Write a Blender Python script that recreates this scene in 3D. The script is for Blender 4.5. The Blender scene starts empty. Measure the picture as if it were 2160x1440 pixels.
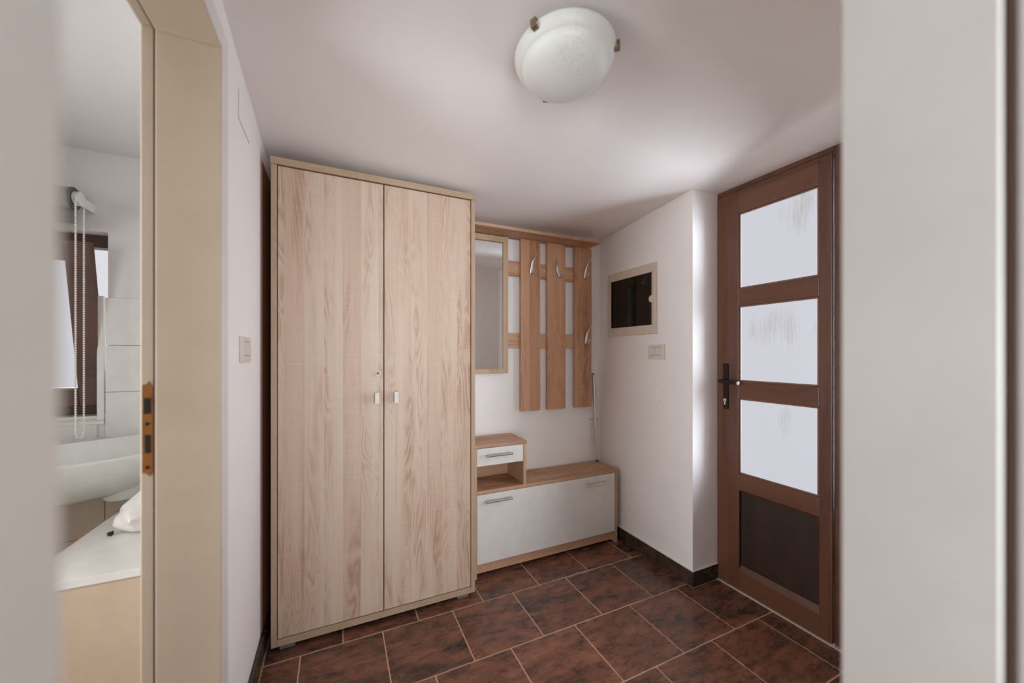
import bpy, bmesh, math, random
import numpy as np
from mathutils import Vector, Matrix, noise as mnoise

C = bpy.context.scene
COL = C.collection
random.seed(4)

# ------------------------------------------------------------------ camera, world, lights, exposure
F_PX, TH, Y0, CAM_H = 790.3, 0.435623, 747.3, 1.2
cam_d = bpy.data.cameras.new('camera')
cam = bpy.data.objects.new('camera', cam_d)
COL.objects.link(cam)
cam.location = (0, 0, CAM_H)
cam.rotation_euler = (math.pi/2, 0, -TH)
cam_d.sensor_fit = 'HORIZONTAL'
cam_d.sensor_width = 36
cam_d.lens = F_PX/2160*36
cam_d.shift_y = (Y0-720)/2160
cam_d.clip_start = 0.02
cam_d.dof.use_dof = True
cam_d.dof.focus_distance = 1.85
cam_d.dof.aperture_fstop = 1.1
C.camera = cam

w = bpy.data.worlds.new('overcast_sky')
C.world = w
w.use_nodes = True
w.node_tree.nodes['Background'].inputs[0].default_value = (0.93, 0.95, 1.0, 1)
w.node_tree.nodes['Background'].inputs[1].default_value = 0.74

def area(name, loc, target, sx, sy, power, color, spread=180):
    d = bpy.data.lights.new(name, 'AREA')
    d.shape = 'RECTANGLE'; d.size = sx; d.size_y = sy
    d.energy = power; d.color = color; d.spread = math.radians(spread)
    o = bpy.data.objects.new(name, d); COL.objects.link(o)
    o.location = loc
    o.rotation_euler = (Vector(target)-Vector(loc)).to_track_quat('-Z', 'Y').to_euler()
    return o
area('door_daylight', (3.5, 0.1, 1.35), (1.0, 1.25, 1.3), 2.6, 2.7, 440, (0.82, 0.92, 1.0))
area('rear_fill_light', (-2.1, -8.0, 0.6), (0.4, 1.2, 1.15), 9.0, 4.6, 1330, (0.90, 0.96, 1.0))  # added fill light, unseen behind the camera, brightens the hall
area('bathroom_fill_light', (-2.1, 0.75, 1.2), (1.6, 1.5, 1.2), 0.8, 1.7, 15, (0.93, 0.97, 1.0), 90)  # added fill at the unseen bathroom wall, aimed at the hall's right side
area('bathroom_window_sky', (-1.5, 4.6, 3.4), (-0.95, 2.0, 0.85), 1.6, 1.6, 260, (0.88, 0.95, 1.0))

C.view_settings.view_transform = 'Standard'
C.view_settings.look = 'None'
C.view_settings.gamma = 1
C.view_settings.use_curve_mapping = False
C.view_settings.exposure = 0.05
C.cycles.use_denoising = True
C.cycles.max_bounces = 14
C.cycles.diffuse_bounces = 8
C.cycles.transparent_max_bounces = 12
C.cycles.sample_clamp_indirect = 6
C.cycles.caustics_reflective = False
C.cycles.caustics_refractive = False

# ------------------------------------------------------------------ material helpers
def s2l(c):
    return tuple((v/255/12.92 if v/255 <= 0.04045 else ((v/255+0.055)/1.055)**2.4) for v in c) + (1,)

class NT:
    def __init__(self, name):
        self.m = bpy.data.materials.new(name); self.m.use_nodes = True
        self.t = self.m.node_tree
        self.b = self.t.nodes['Principled BSDF']
        self.out = self.t.nodes['Material Output']
    def n(self, typ, **kw):
        nd = self.t.nodes.new(typ)
        for k, v in kw.items():
            if k.startswith('i_'):
                key = k[2:]
                key = int(key) if key.isdigit() else key.replace('_', ' ')
                nd.inputs[key].default_value = v
            else:
                setattr(nd, k, v)
        return nd
    def l(self, a, b): self.t.links.new(a, b)
    def math(self, op, a, b=None, c=None):
        nd = self.n('ShaderNodeMath', operation=op)
        for i, v in enumerate((a, b, c)):
            if v is None: continue
            if isinstance(v, (int, float)): nd.inputs[i].default_value = v
            else: self.l(v, nd.inputs[i])
        return nd.outputs[0]
    def comb(self, x, y, z):
        nd = self.n('ShaderNodeCombineXYZ')
        for i, v in enumerate((x, y, z)):
            if isinstance(v, (int, float)): nd.inputs[i].default_value = v
            else: self.l(v, nd.inputs[i])
        return nd.outputs[0]
    def noise(self, vec, scale=1, detail=3, rough=0.55, dist=0):
        nd = self.n('ShaderNodeTexNoise')
        nd.inputs['Scale'].default_value = scale; nd.inputs['Detail'].default_value = detail
        nd.inputs['Roughness'].default_value = rough; nd.inputs['Distortion'].default_value = dist
        self.l(vec, nd.inputs['Vector'])
        return nd.outputs['Fac']
    def ramp(self, fac, stops):
        nd = self.n('ShaderNodeValToRGB')
        el = nd.color_ramp.elements
        while len(el) < len(stops): el.new(0.5)
        for e, (p, c) in zip(el, stops): e.position = p; e.color = c
        self.l(fac, nd.inputs[0])
        return nd.outputs[0]
    def bump(self, h, strength=0.1, dist=0.01):
        nd = self.n('ShaderNodeBump'); nd.inputs['Strength'].default_value = strength
        nd.inputs['Distance'].default_value = dist
        self.l(h, nd.inputs['Height']); self.l(nd.outputs[0], self.b.inputs['Normal'])

def plain(name, rgb, rough=0.5, metal=0.0, bump=0.0, bscale=300, var=0.04, spec=0.5):
    t = NT(name)
    tc = t.n('ShaderNodeTexCoord')
    f = t.noise(tc.outputs['Object'], bscale*0.06, 4)
    c = s2l(rgb)
    lo = tuple(v*(1-var) for v in c[:3])+(1,); hi = tuple(min(1, v*(1+var)) for v in c[:3])+(1,)
    t.l(t.ramp(f, [(0.3, lo), (0.7, hi)]), t.b.inputs['Base Color'])
    t.b.inputs['Roughness'].default_value = rough
    t.b.inputs['Metallic'].default_value = metal
    t.b.inputs['Specular IOR Level'].default_value = spec
    if bump:
        t.bump(t.noise(tc.outputs['Object'], bscale, 3), bump, 0.002)
    return t.m

def plaster(name, rgb, bump=0.25):
    t = NT(name)
    tc = t.n('ShaderNodeTexCoord')
    v = tc.outputs['Object']
    big = t.noise(v, 1.7, 3); mid = t.noise(v, 14, 4); fine = t.noise(v, 220, 3)
    c = s2l(rgb)
    lo = tuple(x*0.97 for x in c[:3])+(1,); hi = tuple(min(1, x*1.02) for x in c[:3])+(1,)
    t.l(t.ramp(big, [(0.3, lo), (0.7, hi)]), t.b.inputs['Base Color'])
    t.b.inputs['Roughness'].default_value = 0.85
    t.b.inputs['Specular IOR Level'].default_value = 0.2
    h = t.math('ADD', t.math('MULTIPLY', mid, 1.0), t.math('MULTIPLY', fine, 0.25))
    h = t.math('ADD', h, t.math('MULTIPLY', big, 2.0))
    t.bump(h, bump, 0.004)
    return t.m

def wood(name, light, mid, dark, axis='Z', strip=0.072, gain=1.0, rough=0.5, sat=1.0, saw=1.0, off=0.0):
    t = NT(name)
    tc = t.n('ShaderNodeTexCoord')
    sx = t.n('ShaderNodeSeparateXYZ'); t.l(tc.outputs['Object'], sx.inputs[0])
    x, y, z = sx.outputs
    if axis == 'Z': a, g = t.math('ADD', x, t.math('MULTIPLY', y, 0.9)), z
    elif axis == 'X': a, g = t.math('ADD', y, t.math('MULTIPLY', z, 0.9)), x
    else: a, g = t.math('ADD', x, t.math('MULTIPLY', z, 0.9)), y
    a = t.math('ADD', a, off+5.0)
    sid = t.math('FLOOR', t.math('DIVIDE', a, strip))
    wn = t.n('ShaderNodeTexWhiteNoise', noise_dimensions='1D'); t.l(sid, wn.inputs['W'])
    r = wn.outputs['Value']
    r10 = t.math('MULTIPLY', r, 23.0)
    low = t.noise(t.comb(t.math('MULTIPLY', a, 11.0), r10, t.math('MULTIPLY', g, 1.6)), 1, 2.5, 0.5, 0.5)
    rings = t.math('SINE', t.math('MULTIPLY', low, 95.0))
    rings = t.math('MULTIPLY_ADD', rings, 0.5, 0.5)
    flame = t.noise(t.comb(t.math('MULTIPLY', a, 11.0), t.math('ADD', r10, 9.0), t.math('MULTIPLY', g, 1.1)), 1, 2)
    fmask = t.n('ShaderNodeMapRange'); fmask.inputs[1].default_value = 0.43; fmask.inputs[2].default_value = 0.60
    t.l(flame, fmask.inputs[0])
    fm = fmask.outputs[0]
    broad = t.noise(t.comb(t.math('MULTIPLY', a, 26.0), r10, t.math('MULTIPLY', g, 0.8)), 1, 3, 0.6)
    fine = t.noise(t.comb(t.math('MULTIPLY', a, 330.0), r10, t.math('MULTIPLY', g, 9.0)), 1, 3, 0.6)
    sw = t.noise(t.comb(t.math('MULTIPLY', a, 9.0), r10, t.math('MULTIPLY', g, 260.0)), 1, 1)
    swm = t.noise(t.comb(t.math('MULTIPLY', a, 8.0), r10, t.math('MULTIPLY', g, 5.0)), 1, 1)
    v = t.math('MULTIPLY_ADD', t.math('SUBTRACT', r, 0.5), 0.26*gain, 0.36)
    v = t.math('MULTIPLY_ADD', t.math('SUBTRACT', broad, 0.5), 0.62*gain, v)
    v = t.math('MULTIPLY_ADD', t.math('MULTIPLY', t.math('MULTIPLY', rings, fm), 0.36*gain), 1.0, v)
    v = t.math('MULTIPLY_ADD', fm, 0.10*gain, v)
    v = t.math('MULTIPLY_ADD', t.math('SUBTRACT', fine, 0.5), 0.34*gain, v)
    v = t.math('MULTIPLY_ADD', t.math('MULTIPLY', t.math('SUBTRACT', sw, 0.5), swm), -0.45*saw*gain, v)
    t.l(t.ramp(v, [(0.0, s2l(light)), (0.45, s2l(mid)), (1.0, s2l(dark))]), t.b.inputs['Base Color'])
    t.b.inputs['Roughness'].default_value = rough
    t.bump(t.math('ADD', fine, t.math('MULTIPLY', sw, 0.5)), 0.12, 0.001)
    return t.m

def tile_mat(name, dark=False):
    t = NT(name)
    tc = t.n('ShaderNodeTexCoord'); oi = t.n('ShaderNodeObjectInfo')
    mp = t.n('ShaderNodeMapping'); mp.inputs['Rotation'].default_value = (0, 0, 0.9)
    mp.inputs['Scale'].default_value = (0.7, 1.9, 1.0)
    add = t.n('ShaderNodeVectorMath', operation='ADD')
    t.l(tc.outputs['Object'], add.inputs[0])
    t.l(t.comb(t.math('MULTIPLY', oi.outputs['Random'], 37.0), t.math('MULTIPLY', oi.outputs['Random'], 91.0), 0.0), add.inputs[1])
    t.l(add.outputs[0], mp.inputs[0])
    v = mp.outputs[0]
    n1 = t.noise(v, 6.5, 5, 0.6, 0.7); n2 = t.noise(v, 20, 5, 0.7, 0.5); n3 = t.noise(v, 130, 3, 0.6)
    f = t.math('ADD', t.math('MULTIPLY', n1, 0.55), t.math('MULTIPLY', n2, 0.45))
    f = t.math('MULTIPLY_ADD', t.math('SUBTRACT', n3, 0.5), 0.22, f)
    f = t.math('MULTIPLY_ADD', t.math('SUBTRACT', oi.outputs['Random'], 0.5), 0.07, f)
    t.l(t.ramp(f, [(0.33, s2l((46, 37, 34))), (0.44, s2l((88, 63, 53))), (0.55, s2l((128, 84, 66))), (0.70, s2l((158, 108, 84)))] if not dark else [(0.33, s2l((40, 34, 29))), (0.55, s2l((74, 57, 46))), (0.72, s2l((92, 70, 54)))]), t.b.inputs['Base Color'])
    t.l(t.math('MULTIPLY_ADD', n2, 0.22, 0.17), t.b.inputs['Roughness'])
    t.bump(t.math('ADD', n2, t.math('MULTIPLY', n3, 0.4)), 0.10, 0.002)
    return t.m

def pane_mat(name, streak=1.0):
    t = NT(name)
    tc = t.n('ShaderNodeTexCoord')
    mp = t.n('ShaderNodeMapping'); mp.inputs['Scale'].default_value = (150, 150, 11)
    t.l(tc.outputs['Object'], mp.inputs[0])
    mp2 = t.n('ShaderNodeMapping'); mp2.inputs['Scale'].default_value = (5.5, 5.5, 2.6)
    t.l(tc.outputs['Object'], mp2.inputs[0])
    st = t.noise(mp.outputs[0], 1, 3, 0.6, 0.8)
    patch = t.noise(mp2.outputs[0], 1.0, 1)
    k = t.n('ShaderNodeMapRange'); k.inputs[1].default_value = 0.42; k.inputs[2].default_value = 0.68
    t.l(patch, k.inputs[0])
    m = t.math('MULTIPLY', t.math('MULTIPLY', st, k.outputs[0]), 0.9*streak)
    colr = t.ramp(m, [(0.28, (0.93, 0.92, 0.94, 1)), (0.75, (0.76, 0.73, 0.69, 1))])
    tr = t.n('ShaderNodeBsdfTransparent'); t.l(colr, tr.inputs[0])
    tl = t.n('ShaderNodeBsdfTranslucent'); tl.inputs[0].default_value = (0.85, 0.87, 0.9, 1)
    gl = t.n('ShaderNodeBsdfGlossy'); gl.inputs['Roughness'].default_value = 0.25
    bm_ = t.n('ShaderNodeBump'); bm_.inputs['Strength'].default_value = 0.3; bm_.inputs['Distance'].default_value = 0.004
    t.l(st, bm_.inputs['Height']); t.l(bm_.outputs[0], gl.inputs['Normal'])
    m1 = t.n('ShaderNodeMixShader'); m1.inputs[0].default_value = 0.004
    t.l(tr.outputs[0], m1.inputs[1]); t.l(tl.outputs[0], m1.inputs[2])
    m2 = t.n('ShaderNodeMixShader'); m2.inputs[0].default_value = 0.04
    t.l(m1.outputs[0], m2.inputs[1]); t.l(gl.outputs[0], m2.inputs[2])
    t.l(m2.outputs[0], t.out.inputs['Surface'])
    return t.m

def opal_mat(name):
    t = NT(name)
    tc = t.n('ShaderNodeTexCoord')
    sp = t.n('ShaderNodeSeparateXYZ'); t.l(tc.outputs['Object'], sp.inputs[0])
    # etched marbled swirl: a looping band on one half of the glass
    n = t.noise(tc.outputs['Object'], 26, 3, 0.5, 2.5)
    band = t.math('ABSOLUTE', t.math('SUBTRACT', n, 0.5))
    line = t.n('ShaderNodeMapRange'); line.inputs[1].default_value = 0.0; line.inputs[2].default_value = 0.03
    line.inputs[3].default_value = 1.0; line.inputs[4].default_value = 0.0
    t.l(band, line.inputs[0])
    dx = t.math('ADD', sp.outputs[0], 0.02); dy = t.math('ADD', sp.outputs[1], 0.085)
    d = t.math('SQRT', t.math('ADD', t.math('MULTIPLY', dx, dx), t.math('MULTIPLY', dy, dy)))
    mk = t.n('ShaderNodeMapRange'); mk.inputs[1].default_value = 0.03; mk.inputs[2].default_value = 0.075
    mk.inputs[3].default_value = 1.0; mk.inputs[4].default_value = 0.0
    t.l(d, mk.inputs[0])
    k = t.math('MULTIPLY', line.outputs[0], mk.outputs[0])
    t.l(t.ramp(k, [(0.0, s2l((228, 229, 224))), (1.0, s2l((205, 203, 192)))]), t.b.inputs['Base Color'])
    t.b.inputs['Roughness'].default_value = 0.45
    t.b.inputs['Subsurface Weight'].default_value = 0.15
    t.b.inputs['Subsurface Radius'].default_value = (0.02, 0.02, 0.02)
    return t.m

M = {}
M['wall'] = plaster('white_wall_plaster', (243, 239, 236))
M['ceiling'] = plaster('white_ceiling_plaster', (243, 238, 235), 0.3)
M['wall_bath'] = plaster('grey_white_bathroom_paint', (222, 219, 217))
M['frame_white'] = plain('white_lacquer', (222, 219, 215), 0.4, bump=0.04, bscale=120)
M['frame_cream'] = plain('cream_lacquer', (200, 182, 160), 0.45, bump=0.04, bscale=120)
M['seal'] = plain('brown_rubber_seal', (64, 40, 24), 0.7)
M['brass'] = plain('worn_brass', (176, 120, 66), 0.38, 0.9, var=0.15)
M['dark'] = plain('dark_cavity', (26, 20, 16), 0.8)
M['oak'] = wood('sonoma_oak_front', (214, 197, 180), (198, 171, 150), (158, 118, 91), 'Z', gain=0.86)
M['oak_edge'] = wood('sonoma_oak_edge', (190, 166, 140), (174, 148, 121), (144, 114, 90), 'Z', gain=0.5)
M['oak_edge_x'] = wood('sonoma_oak_edge_flat', (190, 166, 140), (174, 148, 121), (144, 114, 90), 'X', gain=0.5)
M['oak_brown'] = wood('brown_oak_upright', (216, 174, 140), (194, 146, 112), (142, 98, 70), 'Z', strip=0.07, gain=0.8)
M['oak_brown_x'] = wood('brown_oak_level', (216, 178, 146), (194, 152, 120), (142, 102, 76), 'X', strip=0.07, gain=0.8)
M['oak_pale_x'] = wood('pale_oak_level', (204, 178, 148), (188, 158, 126), (156, 122, 92), 'X', gain=0.5)
M['oak_pale'] = wood('pale_oak_upright', (204, 178, 148), (188, 158, 126), (156, 122, 92), 'Z', gain=0.5)
M['mahogany'] = wood('dark_mahogany_upright', (122, 78, 56), (96, 60, 44), (60, 37, 27), 'Z', strip=0.2, gain=0.7, rough=0.38, saw=0.2)
M['mahogany_y'] = wood('dark_mahogany_level', (122, 78, 56), (96, 60, 44), (60, 37, 27), 'Y', strip=0.2, gain=0.7, rough=0.38, saw=0.2)
M['mahogany_x'] = wood('dark_mahogany_window', (110, 76, 60), (86, 58, 48), (58, 40, 34), 'X', strip=0.2, gain=0.7, rough=0.4, saw=0.2)
M['bead_wood'] = plain('light_brown_bead', (138, 98, 74), 0.4)
M['gap_strip'] = plain('reddish_brown', (168, 118, 92), 0.5)
M['panel_dark'] = wood('dark_door_panel', (62, 42, 30), (46, 30, 22), (30, 20, 15), 'Z', strip=0.05, gain=0.6, rough=0.45, saw=0.2)
M['white_front'] = plain('white_melamine', (226, 222, 216), 0.35)
M['chrome'] = plain('brushed_nickel', (222, 217, 210), 0.32, 1.0)
M['nickel_dull'] = plain('satin_steel', (200, 194, 186), 0.55, 0.5)
M['spacer'] = plain('grey_spacer', (112, 110, 110), 0.6)
M['clip'] = plain('warm_nickel_clip', (168, 140, 110), 0.3, 1.0)
M['lock'] = plain('aged_brass_lock', (120, 96, 68), 0.5, 0.7)
M['black_metal'] = plain('blackened_bronze', (44, 36, 30), 0.4, 0.6)
M['foot'] = plain('grey_plastic_foot', (120, 116, 112), 0.5)
M['plastic'] = plain('ivory_switch_plastic', (222, 214, 204), 0.4)
M['fusebox'] = plain('fuse_box_plastic', (216, 200, 186), 0.45)
M['smoke'] = plain('smoked_black_glass', (16, 16, 14), 0.08, spec=0.5)
M['tile'] = tile_mat('brown_stone_tile')
M['skirt'] = tile_mat('dark_skirting_tile', True)
M['grout'] = plain('sandy_grout', (206, 172, 146), 0.9, bump=0.2)
M['grout_dark'] = plain('tan_grout', (132, 104, 82), 0.9)
M['pane'] = pane_mat('rippled_frosted_glass')
M['pane_bath'] = pane_mat('frosted_window_glass', 0.3)
M['opal'] = opal_mat('opal_glass')
M['mirror'] = plain('mirror_silver', (236, 236, 236), 0.02, 1.0, var=0.0)
M['bead'] = plain('bead_chain_plastic', (226, 220, 208), 0.5)
M['blind'] = plain('grey_blind_cloth', (122, 122, 120), 0.8, bump=0.3, bscale=600)
M['blind_end'] = plain('dark_grey_plastic', (70, 76, 76), 0.5)
M['ceramic'] = plain('white_ceramic', (216, 217, 212), 0.10)
M['wall_tile'] = plain('glazed_white_tile', (222, 220, 215), 0.18)
M['wall_tile_shaded'] = plain('shaded_beige_tile', (196, 184, 168), 0.25)
M['cab_top'] = plain('white_worktop', (226, 222, 216), 0.25)
M['cab_front'] = plain('beige_laminate', (200, 178, 154), 0.5)
M['chip'] = plain('raw_chipboard_edge', (170, 132, 94), 0.8, bump=0.3)
M['bag'] = plain('white_polythene', (224, 218, 212), 0.35)
M['bath_floor'] = plain('beige_floor_tile', (176, 160, 142), 0.4)
M['rear_floor'] = plain('light_grey_floor', (190, 188, 186), 0.5)
M['threshold'] = plain('pale_threshold_strip', (190, 176, 162), 0.5)

# ------------------------------------------------------------------ mesh helpers
def chain(p):
    v = Vector((0, 0, 0))
    while p is not None:
        v += p.location; p = p.parent
    return v

class MB:
    def __init__(self): self.bm = bmesh.new()
    def box(self, x0, x1, y0, y1, z0, z1, bev=0.0, seg=1):
        r = bmesh.ops.create_cube(self.bm, size=1.0)
        vs = r['verts']
        for v in vs:
            v.co = Vector(((x0+x1)/2+v.co.x*(x1-x0), (y0+y1)/2+v.co.y*(y1-y0), (z0+z1)/2+v.co.z*(z1-z0)))
        if bev > 0:
            es = list({e for v in vs for e in v.link_edges})
            bmesh.ops.bevel(self.bm, geom=es, offset=bev, segments=seg, affect='EDGES', profile=0.6)
        return self
    def cyl(self, p0, p1, r0, r1=None, seg=20, caps=True):
        p0, p1 = Vector(p0), Vector(p1)
        r1 = r0 if r1 is None else r1
        d = p1-p0
        q = d.to_track_quat('Z', 'Y').to_matrix().to_4x4()
        bmesh.ops.create_cone(self.bm, cap_ends=caps, segments=seg, radius1=r0, radius2=r1, depth=d.length,
                              matrix=Matrix.Translation((p0+p1)/2) @ q)
        return self
    def sphere(self, c, r, seg=14, scale=(1, 1, 1)):
        bmesh.ops.create_uvsphere(self.bm, u_segments=seg, v_segments=max(6, seg//2), radius=r,
                                  matrix=Matrix.Translation(c) @ Matrix.Diagonal((*scale, 1)))
        return self
    def tube(self, pts, radii, seg=10, squash=1.0):
        pts = [Vector(p) for p in pts]
        rings = []
        up = Vector((0.0, -1.0, 0.0))
        for i, p in enumerate(pts):
            t = (pts[min(i+1, len(pts)-1)]-pts[max(i-1, 0)]).normalized()
            a = t.cross(Vector((1, 0, 0)))
            if a.length < 0.1: a = t.cross(up)
            a.normalize(); b = t.cross(a).normalized()
            r = radii[i] if isinstance(radii, (list, tuple)) else radii
            rings.append([self.bm.verts.new(p+(a*math.cos(k*2*math.pi/seg)*squash+b*math.sin(k*2*math.pi/seg))*r) for k in range(seg)])
        for i in range(len(rings)-1):
            for k in range(seg):
                self.bm.faces.new((rings[i][k], rings[i][(k+1) % seg], rings[i+1][(k+1) % seg], rings[i+1][k]))
        self.bm.faces.new(rings[0][::-1]); self.bm.faces.new(rings[-1])
        return self
    def lathe(self, prof, c, seg=48, mat=None):
        rings = []
        mat = mat or Matrix.Identity(3)
        c = Vector(c)
        for r, z in prof:
            if r < 1e-6: rings.append([self.bm.verts.new(c+mat @ Vector((0, 0, z)))])
            else: rings.append([self.bm.verts.new(c+mat @ Vector((r*math.cos(k*2*math.pi/seg), r*math.sin(k*2*math.pi/seg), z))) for k in range(seg)])
        for a, b in zip(rings, rings[1:]):
            for k in range(seg):
                k2 = (k+1) % seg
                if len(a) == 1: self.bm.faces.new((a[0], b[k], b[k2]))
                elif len(b) == 1: self.bm.faces.new((a[k], a[k2], b[0]))
                else: self.bm.faces.new((a[k], a[k2], b[k2], b[k]))
        return self
    def prism(self, poly, z0, z1, axis='Z'):
        def p3(a, b, c):
            return {'Z': (a, b, c), 'X': (c, a, b), 'Y': (a, c, b)}[axis]
        lo = [self.bm.verts.new(p3(a, b, z0)) for a, b in poly]
        hi = [self.bm.verts.new(p3(a, b, z1)) for a, b in poly]
        n = len(poly)
        for i in range(n):
            self.bm.faces.new((lo[i], lo[(i+1) % n], hi[(i+1) % n], hi[i]))
        self.bm.faces.new(lo[::-1]); self.bm.faces.new(hi)
        return self
    def xform(self, m):
        bmesh.ops.transform(self.bm, matrix=m, verts=self.bm.verts[:]); return self
    def build(self, name, mat, parent=None, smooth=False, origin=None):
        bmesh.ops.recalc_face_normals(self.bm, faces=self.bm.faces[:])
        off = chain(parent)
        o_loc = Vector(origin)-off if origin is not None else Vector((0, 0, 0))
        tot = off+o_loc
        for v in self.bm.verts: v.co -= tot
        me = bpy.data.meshes.new(name)
        self.bm.to_mesh(me); self.bm.free()
        me.materials.append(mat)
        if smooth:
            me.polygons.foreach_set('use_smooth', [True]*len(me.polygons))
            try: me.set_sharp_from_angle(angle=math.radians(40))
            except Exception: pass
        o = bpy.data.objects.new(name, me)
        COL.objects.link(o)
        if parent is not None: o.parent = parent
        o.location = o_loc
        return o

def thing(name, label, cat, loc, group=None):
    o = bpy.data.objects.new(name, None); COL.objects.link(o)
    o.empty_display_size = 0.05
    o.location = loc; o['label'] = label; o['category'] = cat
    if group: o['group'] = group
    return o

def struct(name, mb, mat, smooth=False, label=None):
    o = mb.build(name, mat, None, smooth)
    o['kind'] = 'structure'
    if label: o['label'] = label
    return o

def struct_root(name, loc=(0, 0, 0), label=None):
    o = bpy.data.objects.new(name, None); COL.objects.link(o)
    o.location = loc; o['kind'] = 'structure'
    if label: o['label'] = label
    return o

# ------------------------------------------------------------------ setting
XL, XR, YB = -0.278, 1.665, 2.12      # hall: left wall, right wall, back wall
XD = 1.855                            # plane of the entrance door
YC = 1.362                            # right wall's corner, where the door recess begins
HEAD = 1.972

LEFT = ([0.0, 0.7, 1.1, 1.25, 1.45, 1.64, 1.86, 2.3], [2.26, 2.20, 2.155, 2.135, 2.105, 2.088, 2.055, 2.015])
MID = ([0.0, 1.0, 1.4, 1.76, 2.12, 2.3], [2.185, 2.10, 2.052, 2.014, 1.985, 1.975])
RIGHT = ([0.0, 0.73, 1.02, 1.30, 1.45, 2.0, 2.3], [2.17, 2.150, 2.110, 2.058, 2.046, 2.0, 1.995])
def smooth_interp(tab, y):
    ys = np.linspace(y-0.10, y+0.10, 9)
    return float(np.mean(np.interp(ys, tab[0], tab[1])))
def ceil_z(x, y):
    l, m, r = smooth_interp(LEFT, y), smooth_interp(MID, y), smooth_interp(RIGHT, y)
    if x < 0.6:
        k = (0.6-x)/(0.6-XL); z = m+(l-m)*k**1.6
    elif x <= XR-0.01:
        k = (x-0.6)/(XR-0.6); z = m+(r-m)*k
    else:
        k = min(1, (x-(XR-0.01))/(XD-XR)); z = r+(2.062-r)*k**0.8
    return z

# floor with its tiles
floor = struct('floor', MB().box(-0.45, 2.4, 0.1, 2.3, -0.12, -0.0012), M['grout'])
TP, TRW = 0.311, 0.3175
full_mesh = None
def add_tile(x0, x1, y0, y1):
    global full_mesh
    g = 0.0026
    full = abs((x1-x0)-TP) < 1e-6 and abs((y1-y0)-TRW) < 1e-6
    cx, cy = (x0+x1)/2, (y0+y1)/2
    if full and full_mesh is not None:
        o = bpy.data.objects.new('floor_tile', full_mesh); COL.objects.link(o)
        o.parent = floor; o.location = (cx, cy, 0)
        return
    o = MB().box(x0+g, x1-g, y0+g, y1-g, -0.010, 0.0, 0.0012).build('floor_tile', M['tile'], floor, origin=(cx, cy, 0))
    if full: full_mesh = o.data
row = 0
for k in range(-2, 7):
    y1 = 1.709-TRW*(k-1); y0 = y1-TRW
    base = 0.021 if k % 2 == 0 else 0.1775
    cy1 = min(y1, YB)
    for j in range(-3, 9):
        x0 = base+TP*j; x1 = x0+TP
        hi = 1.868 if y0 < YC-0.05 else XR-0.004
        a, b = max(x0, XL+0.016), min(x1, hi)
        # a tile cut round the wall corner is laid as the part in front of it
        if b-a < 0.02 or cy1-y0 < 0.02: continue
        if hi > XR and cy1 > YC and b > XR:
            # tile notched round the corner of the wall
            g = 0.0026
            if a < XR-0.03:
                poly = [(a+g, y0+g), (b-g, y0+g), (b-g, YC-0.012), (XR-0.012, YC-0.012), (XR-0.012, cy1-g), (a+g, cy1-g)]
            else:
                poly = [(a+g, y0+g), (b-g, y0+g), (b-g, YC-0.012), (a+g, YC-0.012)]
            MB().prism(poly, -0.010, 0.0).build('floor_tile', M['tile'], floor, origin=((a+b)/2, (y0+cy1)/2, 0))
        else:
            add_tile(a, b, y0, cy1)

# ceiling: rough, sloping plaster that bends down to the door head
def ceiling():
    mb = MB(); bm = mb.bm
    xs = list(np.linspace(-0.30, XR-0.01, 26))+list(np.linspace(XR+0.012, 2.0, 10))
    ys = list(np.linspace(0.10, 2.2, 44))
    lo = [[bm.verts.new((x, y, ceil_z(x, y)+0.0025*mnoise.noise(Vector((x*5, y*5, 1))))) for y in ys] for x in xs]
    hi = [[bm.verts.new((x, y, 2.45)) for y in (ys[0], ys[-1])] for x in (xs[0], xs[-1])]
    for i in range(len(xs)-1):
        for j in range(len(ys)-1):
            bm.faces.new((lo[i][j], lo[i][j+1], lo[i+1][j+1], lo[i+1][j]))
    bm.faces.new((hi[0][0], hi[1][0], hi[1][1], hi[0][1]))
    bm.faces.new([r[0] for r in lo]+[hi[1][0], hi[0][0]])
    bm.faces.new([r[-1] for r in lo][::-1]+[hi[0][1], hi[1][1]])
    bm.faces.new([lo[0][j] for j in range(len(ys))][::-1]+[hi[0][0], hi[0][1]])
    bm.faces.new([lo[-1][j] for j in range(len(ys))]+[hi[1][1], hi[1][0]])
    return mb
struct('ceiling', ceiling(), M['ceiling'], True)

struct('wall_back', MB().box(XL, 2.0, YB, YB+0.2, -0.1, 2.4), M['wall'])
BD0, BD1 = 0.53, 1.167      # bathroom doorway along the left wall
wl = MB()
wl.box(-0.42, XL, BD1+0.05, YB, -0.1, 2.4)
wl.box(-0.42, XL, 0.235, BD0-0.05, -0.1, 2.4)
wl.box(-0.42, XL, BD0-0.05, BD1+0.05, HEAD+0.05, 2.4)
wall_left = struct('wall_left', wl, M['wall'])
MB().box(XL, XL+0.004, 1.785, 2.10, 0.086, 1.975).build('brown_strip', M['gap_strip'], wall_left)  # thin reddish-brown strip on the wall, in the gap beside the wardrobe
# recessed junction-box cover painted over, high on the left wall
cv = MB()
for (a, b, c, d) in ((1.405, 1.4075, 1.93, 2.02), (1.405, 1.56, 1.93, 1.9325)):
    cv.box(XL-0.001, XL+0.0008, a, b, c, d)
cv.build('hairline_crack', plain('plaster_crack', (150, 138, 128), 0.9), wall_left)

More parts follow.
